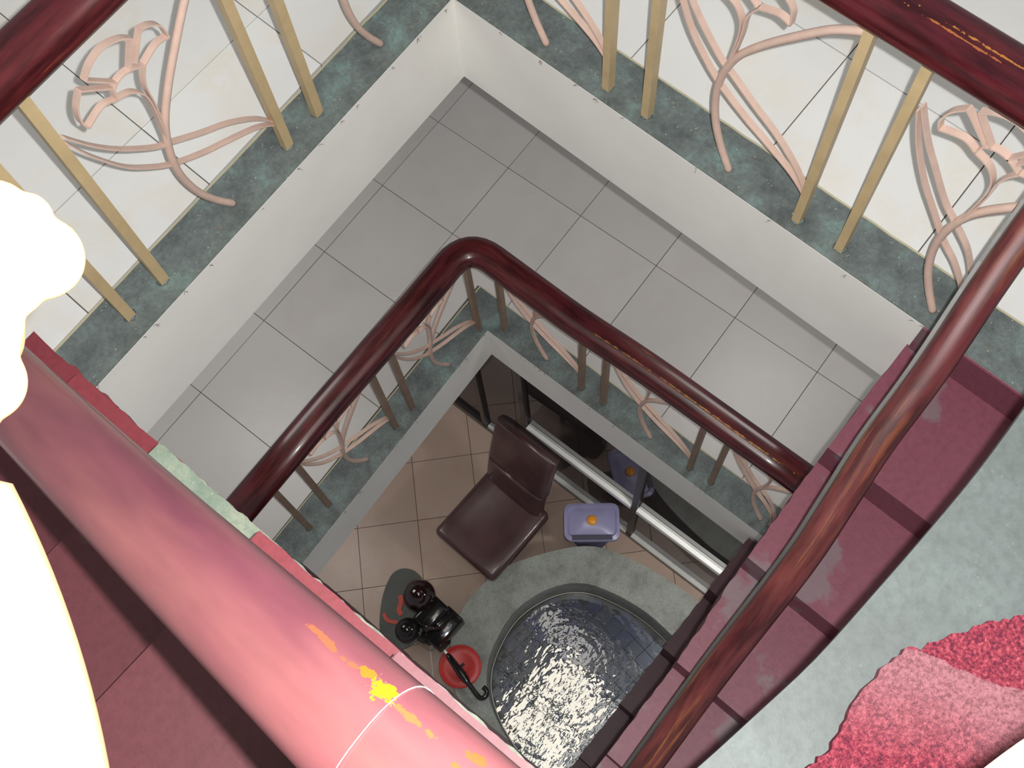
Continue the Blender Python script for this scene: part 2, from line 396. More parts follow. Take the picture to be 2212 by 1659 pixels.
def level(name, z, O, ku, kv, cR, cL, fas, grid, tmat, umax, vmax, curbmat, ext):
    """one storey floor around the well. O=(u,v) corner; right edge v=O.v+ku*(u-O.u); left edge u=O.u+kv*(v-O.v)"""
    eR = lambda u: O[1]+ku*(u-O[0])
    eL = lambda v: O[0]+kv*(v-O[1])
    rnd = random.Random(3)
    bm = bmesh.new(); zt = z-0.016
    prism(bm, [(-ext, eR(-ext)), O, (umax, eR(umax)), (umax, -ext), (-ext, -ext)], z-fas, zt)
    prism(bm, [O, (-ext, eR(-ext)), (-ext, vmax), (eL(vmax), vmax)], z-fas, zt)
    fl_ = fin(bm, name, M_GROUT); tag(fl_, kind='structure')
    # plaster face of the slab
    bm = bmesh.new(); t = 0.012
    prism(bm, [(O[0]-t, O[1]-t), (O[0], O[1])] + [(umax, eR(umax)), (umax, eR(umax)-t)], z-fas-0.004, z-0.004)
    prism(bm, [(O[0]-t, O[1]-t), (O[0], O[1])] + [(eL(vmax), vmax), (eL(vmax)-t, vmax)], z-fas-0.004, z-0.004)
    bmesh.ops.translate(bm, verts=bm.verts, vec=(0.001, 0.001, 0))
    fin(bm, 'slab_face', M_PLASTER, fl_)
    # curb strips
    bm = bmesh.new()
    a, b = (O[0]-cL, eR(O[0])-cR), (umax, eR(umax)-cR)
    prism(bm, [(O[0], O[1])] + [(umax, eR(umax))] + rag((b[0], b[1]), (a[0], a[1]), 26, 0.004, rnd) + [a], z-0.016, z)
    fin(bm, 'curb', curbmat, fl_)
    bm = bmesh.new()
    a, b = (O[0]-cL, O[1]-cR), (eL(vmax)-cL, vmax)
    prism(bm, [(O[0], O[1]), a] + rag(a, b, 26, 0.004, rnd)[1:] + [b, (eL(vmax), vmax)], z-0.016, z)
    fin(bm, 'curb', curbmat, fl_)
    # floor tiles
    gu, gv, T, au, av = grid
    cu, su = math.cos(au), math.sin(au); cv, sv = math.cos(av), math.sin(av)
    g = 0.0022
    P = lambda i, j: (gu+i*T*cu-j*T*sv, gv+i*T*su+j*T*cv)
    gap = 0.003
    for i in range(-7, 12):
        for j in range(-7, 10):
            e = g/T
            q = [P(i+e, j+e), P(i+1-e, j+e), P(i+1-e, j+1-e), P(i+e, j+1-e)]
            c = P(i+0.5, j+0.5)
            if c[0] < -ext+T or c[1] < -ext+T or c[0] > umax or c[1] > vmax+0.5: continue
            A = clip(q, lambda p: eR(p[0])-cR-gap-p[1]); A = clip(A, lambda p: umax-p[0]) if len(A) > 2 else A
            B = clip(q, lambda p: p[1]-(eR(p[0])-cR-gap))
            if len(B) > 2: B = clip(B, lambda p: eL(p[1])-cL-gap-p[0])
            if len(B) > 2: B = clip(B, lambda p: vmax-p[1])
            bm = bmesh.new(); ok = False
            zz = z+rnd.uniform(-0.0008, 0.0012)
            for S in (A, B):
                if len(S) > 2 and area(S) > 0.0006: prism(bm, S, z-0.014, zz+0.001); ok = True
            if ok: fin(bm, 'tile', tmat, fl_)
            else: bm.free()
    # yellowish mortar bead where the tiles stop at the curb
    bm = bmesh.new()
    sweep(bm, [W(p[0], p[1], z+0.0005) for p in rag((O[0]-cL, eR(O[0])-cR-0.001), (umax, eR(umax)-cR-0.001), 60, 0.002, rnd)], rect(0.007, 0.004))
    sweep(bm, [W(p[0], p[1], z+0.0005) for p in rag((O[0]-cL-0.001, O[1]-cR), (eL(vmax)-cL-0.001, vmax), 60, 0.002, rnd)], rect(0.007, 0.004))
    fin(bm, 'mortar_bead', M_BEAD, fl_)
    # crumbs and dust tufts hanging at the plaster edge
    bm = bmesh.new()
    for k in range(34):
        if k % 2: u = rnd.uniform(0, umax*0.55); v = eR(u); c = W(u, v+0.002, z-0.004-rnd.random()*0.02)
        else: v = rnd.uniform(0, 1.8); u = eL(v); c = W(u+0.002, v, z-0.004-rnd.random()*0.02)
        if rnd.random() < 0.55:
            for q in range(rnd.randint(3, 8)):
                d = Vector((rnd.uniform(-1, 1), rnd.uniform(-1, 1), rnd.uniform(-1, 0.5)))*0.012
                sweep(bm, [c, c+d*0.5+Vector((0, 0, 0.002)), c+d], rect(0.0014, 0.0008))
    fin(bm, 'dust_tufts', M_DUST, fl_)['kind'] = 'stuff'
    return fl_, eR, eL

floor_top, eR0, eL0 = level('floor', 0.0, (0.0, 0.0), 0.0, 0.0685, 0.19, 0.196, 0.457, (-0.522, -0.655, 0.5765, 0.0, -0.035), M_TILE, 3.6, 3.3, M_CURB, 3.3)
floor_mid, eR1, eL1 = level('floor', -3.0, (-0.062, 0.057), -0.0276, 0.082, 0.19, 0.225, 0.385, (-1.279, -0.8365, 0.5765, -0.0518, -0.072), M_TILE_DIM, 3.4, 3.3, M_CURB, 3.3)

# red painted margin in front of the rising flight, upper floor
bm = bmesh.new(); rr = random.Random(5)
prism(bm, rag((-0.17, 1.805), (0.225, 1.800), 14, 0.006, rr)+[(0.225, 1.800), (0.24, 3.3), (-0.12, 3.3)], -0.016, 0.0045)
fin(bm, 'red_paint', M_RED, floor_top)

# ------------------------------------------------------------------ stair flights
def steps(root, dirn, noses, z0, rise, edge, width, thick, mats, stripes=None, seed=1, nose_end=None):
    """dirn 'u': treads run along u, inner edge v=edge(u), going outwards +v ; 'v': along v, inner edge u=edge(v), outwards +u"""
    rnd = random.Random(seed)
    for k in range(len(noses)-1):
        a, b = noses[k], noses[k+1]; z = z0+rise*(k)
        ea, eb = edge(a), edge(b)
        n = 12
        inner = rag((a, ea), (b, eb), n, 0.0035, rnd)+[(b, eb)]
        poly = inner+[(b, eb+width), (a, ea+width)]
        if dirn == 'v': poly = [(q, p) for p, q in poly]
        bm = bmesh.new(); prism(bm, poly, z-thick, z)
        st = fin(bm, 'step', mats[k % len(mats)], root)
        if stripes and k in stripes:
            lab, mt, wd = stripes[k]
            inner2 = [(p, q-0.004) for p, q in rag((a+0.004, ea), (b-0.004, eb), n, 0.003, rnd)]
            poly = inner2+[(b-0.004, eb-0.004), (b-0.004, eb+wd), (a+0.004, ea+wd)]
            if dirn == 'v': poly = [(q, p) for p, q in poly]
            bm = bmesh.new(); prism(bm, poly, z-0.03, z+0.006)
            et = fin(bm, 'edge_tile', mt, st)
            if lab: et['label'] = lab

# flight rising from the upper floor towards the camera (left side)
fA = empty('stair_flight', W(0.25, 1.8, 0), 'red painted stair flight rising along the lower left side of the well', 'stairs')
e1 = lambda u: 1.812-0.028*u
NA = [0.215, 0.69, 1.146, 1.607, 2.085]
steps(fA, 'u', NA, 0.28, 0.28, e1, 1.3, 0.34, [M_REDA, M_REDA, M_REDA, M_REDA],
      {0: (None, M_RED, 0.16), 2: (None, M_RED, 0.16), 1: ('pale green speckled end tile', M_PALET, 0.16), 3: ('pinkish worn end tile', M_REDP, 0.16)}, 11)
# flight descending from the upper floor (right side)
fB = empty('stair_flight', W(2.0, 0.05, 0), 'worn red stair flight going down under the scratched handrail on the right', 'stairs')
E2 = [(-0.1, 1.945), (0.1, 1.949), (0.3, 1.955), (0.5, 1.959), (0.75, 1.971), (0.95, 1.983), (1.15, 2.006), (1.3, 2.011), (1.55, 2.017), (3.1, 2.04)]
def e2(v):
    for (a, p), (b, q) in zip(E2, E2[1:]):
        if v <= b: return p+(q-p)*max(0, v-a)/(b-a)
    return E2[-1][1]
NB = [0.0, 0.445, 0.84, 1.215, 1.57, 3.0]
steps(fB, 'v', NB, -0.16, -0.16, e2, 1.25, 0.32, [M_REDW, M_REDW, M_REDW, M_REDW, M_REDW], None, 12)
bm = bmesh.new(); prism(bm, [(1.955, 0.0015), (3.2, 0.0015), (3.2, 0.010), (1.955, 0.010)], -0.165, -0.002); fin(bm, 'riser', M_REDW, fB)
# crumbling pale plaster lip along the end of the rising treads
rr = random.Random(31)
for k in (1, 2, 3):
    lips = bmesh.new()
    a, b = NA[k]+0.01, NA[k+1]-0.01; z = 0.28*(k+1)
    o_ = rag((a, e1(a)-0.0055), (b, e1(b)-0.0055), 26, 0.0028, rr); i_ = [(p, e1(p)+0.002) for p, q in o_]
    prism(lips, o_+i_[::-1], z-0.012, z+0.001)
    fin(lips, 'plaster_lip', M_LIP, fA)
# narrow worn grey patches where paint has gone from the tread noses
rr = random.Random(21)
# lower storey: flight rising to the landing and its return flight
fC = empty('stair_flight', W(0.25, 1.8, -3), 'red lower stair flight with shade in its colour, mostly hidden below the left flight', 'stairs')
steps(fC, 'u', [0.16, 0.62, 1.08, 1.54, 2.0], -2.72, 0.30, lambda u: 1.80-0.028*u, 1.3, 0.33, [M_RED_SHADED], None, 13)
fD = empty('stair_flight', W(1.9, 0.05, -3), 'red lower stair flight with shade in its colour going down beside the middle floor edge', 'stairs')
steps(fD, 'v', [0.02, 0.40, 0.78, 1.16, 1.54, 3.0], -3.14, -0.28, lambda v: 1.888+0.012*v, 1.3, 0.32, [M_RED_SHADED], None, 14)

# near landing at the lower right
land = empty('stair_landing', W(2.3, 1.5, 1.38), 'grey green terrazzo stair landing with red carpet in the lower right corner', 'stairs')
E3 = [(2.09, 1.80), (2.108, 1.68), (2.128, 1.592), (2.150, 1.46), (2.168, 1.34), (2.178, 1.20), (2.186, 1.062), (2.191, 0.925), (2.189, 0.779), (2.182, 0.60), (2.17, 0.3)]
E3 = [tuple(p)[:2] for p in catmull([(a, b, 0) for a, b in E3], 3)]
bm = bmesh.new(); prism(bm, E3+[(3.3, 0.3), (3.3, 3.1), (2.09, 3.1)], 1.375, 1.40)
prism(bm, [(a+0.16, b) for a, b in E3]+[(3.3, 0.3), (3.3, 3.1), (2.25, 3.1)], 1.08, 1.376)
fin(bm, 'slab', M_GREYT, land)
rr = random.Random(9)
bnd = [(2.26, 1.56), (2.25, 1.482), (2.262, 1.438), (2.250, 1.378), (2.249, 1.292), (2.265, 1.235)]
ridge = [(2.265, 1.235), (2.31, 1.222), (2.352, 1.211), (2.44, 1.185), (2.9, 1.06)]
b1 = []
for i in range(len(bnd)-1): b1 += rag(bnd[i], bnd[i+1], 6, 0.004, rr)
b2 = []
for i in range(len(ridge)-1): b2 += rag(ridge[i], ridge[i+1], 5, 0.0025, rr)
bm = bmesh.new(); prism(bm, [(2.26, 3.0)]+b1+b2+[(2.9, 1.06), (2.9, 3.0)], 1.40, 1.424)
fin(bm, 'carpet', M_CARPET, land)
up = [(2.268, 1.245), (2.30, 1.185), (2.332, 1.13), (2.361, 1.096), (2.385, 1.05), (2.45, 1.0), (2.9, 0.85)]
b3 = []
for i in range(len(up)-1): b3 += rag(up[i], up[i+1], 5, 0.004, rr)
bm = bmesh.new(); prism(bm, b3+[(2.9, 0.85), (2.9, 1.1), (2.44, 1.22), (2.30, 1.25)], 1.40, 1.405)
fin(bm, 'carpet', M_CARPET, land)

# ------------------------------------------------------------------ ironwork panel design (s along the rail, z up), metres
ROD = [(0.335, 0.0), (0.285, 0.10), (0.25, 0.20), (0.232, 0.32), (0.240, 0.43), (0.272, 0.54), (0.335, 0.645), (0.43, 0.765), (0.52, 0.865), (0.61, 0.93)]
STA = [(0.015, 0.775), (0.05, 0.665), (0.11, 0.53), (0.18, 0.435), (0.24, 0.375), (0.34, 0.305), (0.44, 0.25), (0.54, 0.19), (0.607, 0.125)]
STB = [(0.02, 0.795), (0.07, 0.69), (0.13, 0.595), (0.215, 0.495), (0.275, 0.45), (0.36, 0.385), (0.46, 0.315), (0.55, 0.225), (0.607, 0.135)]
STAe = [(0.015, 0.775), (0.05, 0.665), (0.11, 0.54), (0.18, 0.435), (0.243, 0.346), (0.305, 0.28), (0.367, 0.178), (0.390, 0.07), (0.388, 0.0)]
STBe = [(0.02, 0.795), (0.07, 0.69), (0.13, 0.595), (0.194, 0.50), (0.253, 0.44), (0.321, 0.359), (0.378, 0.224), (0.395, 0.12), (0.392, 0.0)]
PET1 = [(0.085, 0.765), (0.078, 0.80), (0.09, 0.845), (0.122, 0.885)], [(0.122, 0.885), (0.198, 0.808)], [(0.190, 0.765), (0.15, 0.785), (0.085, 0.765)]
PET2 = [(0.148, 0.897), (0.185, 0.925), (0.235, 0.935), (0.285, 0.915), (0.312, 0.888)], [(0.312, 0.888), (0.262, 0.806)], [(0.148, 0.897), (0.215, 0.812)]
PET3 = [(0.345, 0.888), (0.375, 0.875), (0.400, 0.845), (0.405, 0.795)], [(0.405, 0.795), (0.365, 0.805), (0.308, 0.785)], [(0.345, 0.888), (0.288, 0.812)]
COLLAR = [(0.190, 0.765), (0.200, 0.80), (0.232, 0.815), (0.268, 0.808), (0.300, 0.785)]
STEM1 = [(0.252, 0.50), (0.262, 0.58), (0.268, 0.655), (0.262, 0.705), (0.235, 0.745), (0.190, 0.765)]
STEM2 = [(0.256, 0.50), (0.268, 0.58), (0.276, 0.655), (0.278, 0.715), (0.290, 0.755), (0.308, 0.785)]
def P2(l, n=5, y=0.0): return catmull([(a, y, b) for a, b in l], n) if len(l) > 2 else [Vector((l[0][0], y, l[0][1])), Vector((l[1][0], y, l[1][1]))]
YV = Vector((0, 1, 0))
def mesh_of(paths, prof, name, mat):
    bm = bmesh.new()
    for p in paths: sweep(bm, p, prof, YV)
    bmesh.ops.recalc_face_normals(bm, faces=bm.faces)
    me = bpy.data.meshes.new(name)
    for f in bm.faces: f.smooth = len(prof) > 4
    bm.to_mesh(me); bm.free(); me.materials.append(mat); return me
STRAP = rect(0.005, 0.022)          # thin across the panel plane direction, 22 mm deep
ME = {}
ME['rod'] = mesh_of([P2(ROD, 6)], circ(0.0125, 10), 'flower_panel', M_PINK)
ME['sa'] = mesh_of([P2(STA, 5, 0.006)], STRAP, 'strap', M_PINK)
ME['sb'] = mesh_of([P2(STB, 5, 0.006)], STRAP, 'strap', M_PINK)
ME['sae'] = mesh_of([P2(STAe, 5, 0.006)], STRAP, 'strap', M_PINK)
ME['sbe'] = mesh_of([P2(STBe, 5, 0.006)], STRAP, 'strap', M_PINK)
for i, pt in enumerate((PET1, PET2, PET3)): ME['p%d' % i] = mesh_of([P2(q, 5) for q in pt], STRAP, 'petal', M_PINK)
ME['col'] = mesh_of([P2(COLLAR, 5)], STRAP, 'collar', M_PINK)
ME['st'] = mesh_of([P2(STEM1, 5), P2(STEM2, 5)], STRAP, 'flower_stem', M_PINK)
def flower_panel(root, base, ang, end=False):
    o = link('flower_panel', ME['rod'], root); o.location = base-root.location; o.rotation_euler = (0, 0, ang)
    for k, nm in (('sae' if end else 'sa', 'strap'), ('sbe' if end else 'sb', 'strap'), ('p0', 'petal'), ('p1', 'petal'), ('p2', 'petal'), ('col', 'collar'), ('st', 'flower_stem')):
        link(nm, ME[k], o)
def post(root, u, v, z, h, ang=0.0, w_=0.034, mat=None):
    bm = bmesh.new(); box(bm, Vector((0, 0, h/2)), (w_, w_*0.85, h))
    off = root.location
    bmesh.ops.rotate(bm, verts=bm.verts, cent=(0, 0, 0), matrix=Matrix.Rotation(ang, 3, 'Z'))
    bmesh.ops.translate(bm, verts=bm.verts, vec=W(u, v, z))
    po = fin(bm, 'post', mat or M_KHAKI, root)
    if z == 0 or z == -3:
        rw = random.Random(int(u*997+v*131)); bm = bmesh.new()
        q = bmesh.ops.create_icosphere(bm, subdivisions=2, radius=0.021)
        for vv in bm.verts: vv.co = Vector((vv.co.x*rw.uniform(0.9, 1.25), vv.co.y*rw.uniform(0.9, 1.25), max(vv.co.z*0.28, -0.001)))
        bmesh.ops.translate(bm, verts=bm.verts, vec=W(u, v, z))
        fin(bm, 'cement_collar', M_CURB, po, smooth=True)
def handrail(root, path, w_, h_, mat, bar=True, name='handrail'):
    bm = bmesh.new(); sweep(bm, path, railprof(w_, h_))
    o = fin(bm, name, mat, root, smooth=True)
    if bar:
        bm = bmesh.new(); sweep(bm, [p-Vector((0, 0, h_/2+0.006)) for p in path], rect(0.075, 0.012))
        fin(bm, 'steel_strip', M_BAR, root)
    return o

# upper balustrade
ra = empty('balustrade', W(-0.08, -0.06, 0), 'balustrade of the upper floor with pink iron flowers under a maroon handrail', 'railing')
zr = 1.045
path = [W(-0.040+0.0685*(1.98-1.28), 1.98, zr), W(-0.130, -0.055, zr), W(2.12, -0.055, zr)]
handrail(ra, fillet(path, 0.16), 0.152, 0.115, M_RAIL)
for u in (0.045, 0.66, 0.828, 1.442, 1.605): post(ra, u, -0.055, 0, 1.0)
for v in (0.03, 0.645, 0.80, 1.413, 1.570): post(ra, -0.082+0.0685*v, v, 0, 1.0, 0.07)
for u0, en in ((0.052, False), (0.832, False), (1.612, True)): flower_panel(ra, W(u0, -0.057, 0), R_(90), en)
for v0 in (0.638, 1.406): flower_panel(ra, W(-0.082+0.0685*v0, v0, 0), R_(180)+0.0685)
# middle balustrade
rb = empty('balustrade', W(-0.1, 0.0, -3), 'balustrade of the middle floor, smaller in view, with iron flowers under its handrail', 'railing')
zm = -2.0
path = [W(-0.012, 1.98, zm), W(-0.069, 1.164, zm), W(-0.108, 0.433, zm), W(-0.138, 0.018, zm), W(0.30, 0.010, zm), W(0.584, 0.004, zm), W(1.0, -0.028, zm), W(1.57, -0.047, zm), W(2.1, -0.064, zm)]
handrail(rb, fillet(path, 0.17), 0.165, 0.12, M_RAILM)
ptsR = [(0.012, -0.02), (0.608, -0.023), (0.765, -0.034), (1.391, -0.049), (1.535, -0.060)]
for u, v in ptsR: post(rb, u, v, -3, 0.95, 0.03, mat=M_KHAKI2)
ptsL = [(-0.112, 0.085), (-0.077, 0.713), (-0.068, 0.866), (-0.043, 1.456), (-0.035, 1.625)]
for u, v in ptsL: post(rb, u, v, -3, 0.95, 0.07, mat=M_KHAKI2)
flower_panel(rb, W(0.0, -0.022, -3), R_(90)+0.026)
flower_panel(rb, W(0.775, -0.036, -3), R_(90)+0.026)
flower_panel(rb, W(1.54, -0.060, -3), R_(90)+0.026, True)
flower_panel(rb, W(-0.077, 0.705, -3), R_(180)+0.05)
flower_panel(rb, W(-0.043, 1.449, -3), R_(180)+0.05)

# handrail of the descending flight
rc = empty('handrail', W(2.02, 0.0, -0.3), 'scratched maroon handrail descending along the right side of the well', 'railing')
path = catmull([W(2.006, -0.04, 1.0), W(2.019, 0.18, 0.80), W(2.045, 0.42, 0.62), W(2.055, 0.60, 0.49), W(2.074, 0.75, 0.38), W(2.093, 0.92, 0.26), W(2.104, 1.24, 0.02), W(2.124, 1.565, -0.22), W(2.135, 1.85, -0.42)], 4)
bm = bmesh.new(); sweep(bm, path, railprof(0.083, 0.075)); fin(bm, 'rail', M_RAILW, rc, smooth=True)
bm = bmesh.new(); sweep(bm, [p+W(-0.010, 0, -0.050) for p in path], rect(0.080, 0.012)); fin(bm, 'steel_strip', M_BAR, rc)
for v, zt in ((0.6, -0.32), (1.0, -0.48), (1.4, -0.64)):
    uu = 2.06+0.045*v; zz = 0.93-0.735*v
    post(rc, uu-0.012, v, zt, zz-zt-0.075)
# handrail of the rising flight, close to the camera
rd = empty('handrail', W(0.0, 1.88, 0.0), 'broad glossy handrail rising close to the camera across the lower left', 'railing')
path = [W(-0.15, 1.892, 0.98), W(0.45, 1.884, 1.235), W(0.90, 1.874, 1.505), W(1.34, 1.857, 1.775), W(1.74, 1.837, 2.03), W(2.12, 1.820, 2.27)]
path = catmull(path, 6)
M_RAILN2 = mat_lacquer('near_maroon_lacquer', (0.155, 0.046, 0.066), 0.05, wood=(0.2, 0.05, 0.04), seed=5.7, rough=0.34,
    mott=0.86, patch=[(2.285, 0.140, 0.026, 0.013, (0.40, 0.20, 0.005)), (2.255, 0.142, 0.012, 0.008, (0.30, 0.10, 0.01)), (2.35, 0.139, 0.045, 0.005, (0.26, 0.085, 0.03)), (2.42, 0.150, 0.02, 0.006, (0.24, 0.07, 0.02)), (2.43, 0.134, 0.03, 0.004, (0.24, 0.07, 0.02)), (2.19, 0.139, 0.05, 0.004, (0.22, 0.065, 0.03))])
bm = bmesh.new(); sweep(bm, path, railprof(0.138, 0.100)); rail1 = fin(bm, 'rail', M_RAILN2, rd, smooth=True)
bm = bmesh.new(); sweep(bm, [p+W(0, -0.012, -0.055) for p in path], rect(0.110, 0.010)); fin(bm, 'steel_strip', M_BAR, rd)
for u in (0.5, 0.95, 1.45, 1.9):
    zt = 0.28*(1+sum(1 for q in NA[1:] if u > q)); post(rd, u, 1.885-0.03*u, zt, 0.98+0.6*u-zt-0.05)
# thin pale thread wound over the near handrail
bm = bmesh.new(); pr = railprof(0.144, 0.106, 40); c0 = W(1.850, 1.8345, 2.098)
tv = (W(2.12, 1.815, 2.27)-W(1.74, 1.832, 2.03)).normalized(); sd = tv.cross(Vector((0, 0, 1))).normalized(); uv_ = sd.cross(tv)
ring = [c0+sd*a+uv_*b+tv*(0.25*(b-0.02)) for a, b in pr]
sweep(bm, ring, circ(0.00045, 6), tv, closed=True)
th = fin(bm, 'thread', M_THREAD); tag(th, 'thin white thread looped around the near handrail', 'thread')

# iron strap in the bottom right corner, part of the next balustrade
bm = bmesh.new()
sh = (RIGHT*0.6+DOWN*0.8)*0.005
a = W(2.2125, 1.572, 2.4)+sh; b = W(2.232, 1.506, 2.4)+sh; d = (b-a).normalized()
pl = [a-d*0.15+Vector((0, 0, -1.00)), a-d*0.12+Vector((0, 0, -0.3)), a-d*0.06, a, b, b+d*0.12+Vector((0, 0, 0.06)), b+d*0.3+Vector((0, 0, 0.2))]
sweep(bm, catmull(pl, 5), rect(0.030, 0.006))
so = fin(bm, 'iron_strap', M_PINK); tag(so, 'pale pink flat iron strap crossing the lower right corner', 'railing')

# ------------------------------------------------------------------ ground floor
ZG = -6.0
g0 = bmesh.new(); prism(g0, [(-3.3, -0.10+0.125), (-3.3, 3.6), (0.40, 3.6), (0.40, -0.115-0.015)], ZG-0.2, ZG-0.012)
prism(g0, [(0.40, -0.13), (0.40, 0.9), (0.86, 0.3), (1.5, 0.2), (3.3, 0.15), (3.3, -0.24)], ZG-0.2, ZG-0.012)
floor_g = fin(g0, 'floor', M_GROUT); tag(floor_g, kind='structure')
gl_v = lambda u: -0.115-0.038*u                    # line of the glass partition
OUT = [(3.3, 0.02), (1.94, 0.012), (1.55, 0.035), (1.12, 0.13), (0.865, 0.285), (0.585, 0.68), (0.50, 0.92), (0.49, 1.235), (0.565, 1.45), (0.69, 1.62), (0.89, 1.763), (1.145, 1.857), (1.475, 1.92), (2.2, 1.97), (3.3, 1.97)]
INN = [(2.6, 0.30), (2.24, 0.235), (1.87, 0.33), (1.61, 0.345), (1.335, 0.395), (1.09, 0.49), (0.92, 0.685), (0.83, 0.97), (0.86, 1.245), (0.96, 1.48), (1.14, 1.64), (1.42, 1.75), (1.68, 1.785), (2.3, 1.82), (2.75, 1.5), (2.85, 0.8)]
INN = [(2.6, 0.40), (2.24, 0.39), (1.87, 0.36), (1.61, 0.35)]+INN[4:]
outp = [tuple(p)[:2] for p in catmull([(a, b, 0) for a, b in OUT], 4)]
innp = [tuple(p)[:2] for p in catmull([(a, b, 0) for a, b in INN], 5, closed=True)]
def inside(p, poly):
    c = False; n = len(poly)
    for i in range(n):
        a, b = poly[i], poly[i-1]
        if (a[1] > p[1]) != (b[1] > p[1]) and p[0] < (b[0]-a[0])*(p[1]-a[1])/(b[1]-a[1])+a[0]: c = not c
    return c
# 45 degree floor tiles
ang = math.atan2(0.455, 0.51); T = 0.512; ca, sa_ = math.cos(ang), math.sin(ang); rnd = random.Random(4)
base = (-0.742, 0.581)
for i in range(-6, 9):
    for j in range(-7, 7):
        e = 0.005
        q = [(base[0]+(i+a)*T*ca-(j+b)*T*sa_, base[1]+(i+a)*T*sa_+(j+b)*T*ca) for a, b in ((e, e), (1-e, e), (1-e, 1-e), (e, 1-e))]
        c = (sum(p[0] for p in q)/4, sum(p[1] for p in q)/4)
        if not (-2.9 < c[0] < 2.6 and -0.6 < c[1] < 3.2): continue
        if all(inside(p, outp) for p in q): continue
        q = clip(q, lambda p: p[1]-gl_v(p[0])-0.045)
        if len(q) < 3 or area(q) < 0.001: continue
        bm = bmesh.new(); prism(bm, q, ZG-0.012, ZG+rnd.uniform(-0.0006, 0.0012)); fin(bm, 'tile', M_GTILE, floor_g)
# room behind the glass
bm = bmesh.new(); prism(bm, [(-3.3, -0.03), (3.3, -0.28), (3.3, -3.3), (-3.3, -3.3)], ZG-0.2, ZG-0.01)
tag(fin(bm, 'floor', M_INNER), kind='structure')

# pond
ZR = -5.55; ZW = -5.92; ZB = -5.985
pond = empty('pond', W(1.6, 1.1, ZG), 'round terrazzo edged pond with rippling water over blue mosaic', 'pond')
def ring_mesh(bm, outer, inner, z0, z1):
    m_ = 96
    def resample(poly, c, n):
        out = []
        for k in range(n):
            a = 2*math.pi*k/n; d = (math.cos(a), math.sin(a)); best = None
            for i in range(len(poly)):
                p, q = poly[i], poly[(i+1) % len(poly)]
                ex, ey = q[0]-p[0], q[1]-p[1]; den = d[0]*ey-d[1]*ex
                if abs(den) < 1e-9: continue
                t = ((p[0]-c[0])*ey-(p[1]-c[1])*ex)/den; s = ((p[0]-c[0])*d[1]-(p[1]-c[1])*d[0])/den
                if t > 0 and -1e-6 <= s <= 1+1e-6 and (best is None or t > best): best = t
            out.append((c[0]+d[0]*best, c[1]+d[1]*best))
        return out
    c = (1.75, 1.1); A = resample(outer, c, m_); B = resample(inner, c, m_)
    vs = [[bm.verts.new(W(p[0], p[1], z)) for p in P_] for P_, z in ((A, z0), (A, z1-0.03), ([(p[0]*0.985+q[0]*0.015, p[1]*0.985+q[1]*0.015) for p, q in zip(A, B)], z1), ([(p[0]*0.02+q[0]*0.98, p[1]*0.02+q[1]*0.98) for p, q in zip(A, B)], z1), (B, z1-0.02), (B, z0))]
    for r in range(6):
        a, b = vs[r], vs[(r+1) % 6]
        for k in range(m_): bm.faces.new((a[k], a[(k+1) % m_], b[(k+1) % m_], b[k]))
    return A, B
bm = bmesh.new(); A_, B_ = ring_mesh(bm, outp, innp, ZG, ZR); fin(bm, 'rim', M_RIM, pond, smooth=True, angle=R_(25))
bm = bmesh.new(); n = len(B_)
B_out = [(1.75+(p[0]-1.75)*1.03, 1.1+(p[1]-1.1)*1.03) for p in B_]
v0 = [[bm.verts.new(W(p[0], p[1], z)) for p in P_] for P_, z in ((B_out, ZG+0.001), (B_out, ZG+0.02), (B_, ZG+0.02), (B_, ZG+0.001))]
for r in range(4):
    for k in range(n): bm.faces.new((v0[r][k], v0[r][(k+1) % n], v0[(r+1) % 4][(k+1) % n], v0[(r+1) % 4][k]))
fin(bm, 'wall', M_WATERPROOF, pond)
bm = bmesh.new(); prism(bm, B_out, ZG+0.002, ZB); fin(bm, 'bed', M_WATERPROOF, pond)
T = 0.118
for i in range(-3, 30):
    for j in range(-3, 24):
        a, b = 0.5+i*T, 0.2+j*T; cc = (a*0.985-b*0.12+0.1, b*0.985+a*0.12-0.18)
        if inside(cc, [(1.75+(p[0]-1.75)*0.97, 1.1+(p[1]-1.1)*0.97) for p in B_]) and cc[0] < 2.35:
            h = T/2-0.004
            q = [(cc[0]+x*h*0.985-y*h*0.12, cc[1]+y*h*0.985+x*h*0.12) for x, y in ((-1, -1), (1, -1), (1, 1), (-1, 1))]
            bm = bmesh.new(); prism(bm, q, ZB-0.002, ZB+0.006); fin(bm, 'mosaic_tile', M_MOSAIC, pond)
bm = bmesh.new(); prism(bm, [(1.75+(p[0]-1.75)*0.998, 1.1+(p[1]-1.1)*0.998) for p in B_], ZW-0.001, ZW)
for f in list(bm.faces):
    if abs(f.normal.z) < 0.5 or f.calc_center_median().z < ZW-0.0005: bmesh.ops.delete(bm, geom=[f], context='FACES_ONLY')
fin(bm, 'water', M_WATER, pond)
# pale water line strip round the pond wall
bm = bmesh.new(); sweep(bm, [W(1.75+(p[0]-1.75)*0.99, 1.1+(p[1]-1.1)*0.99, ZW+0.02) for p in B_], rect(0.006, 0.008), closed=True)
fin(bm, 'edge_strip', M_SILVER, pond)

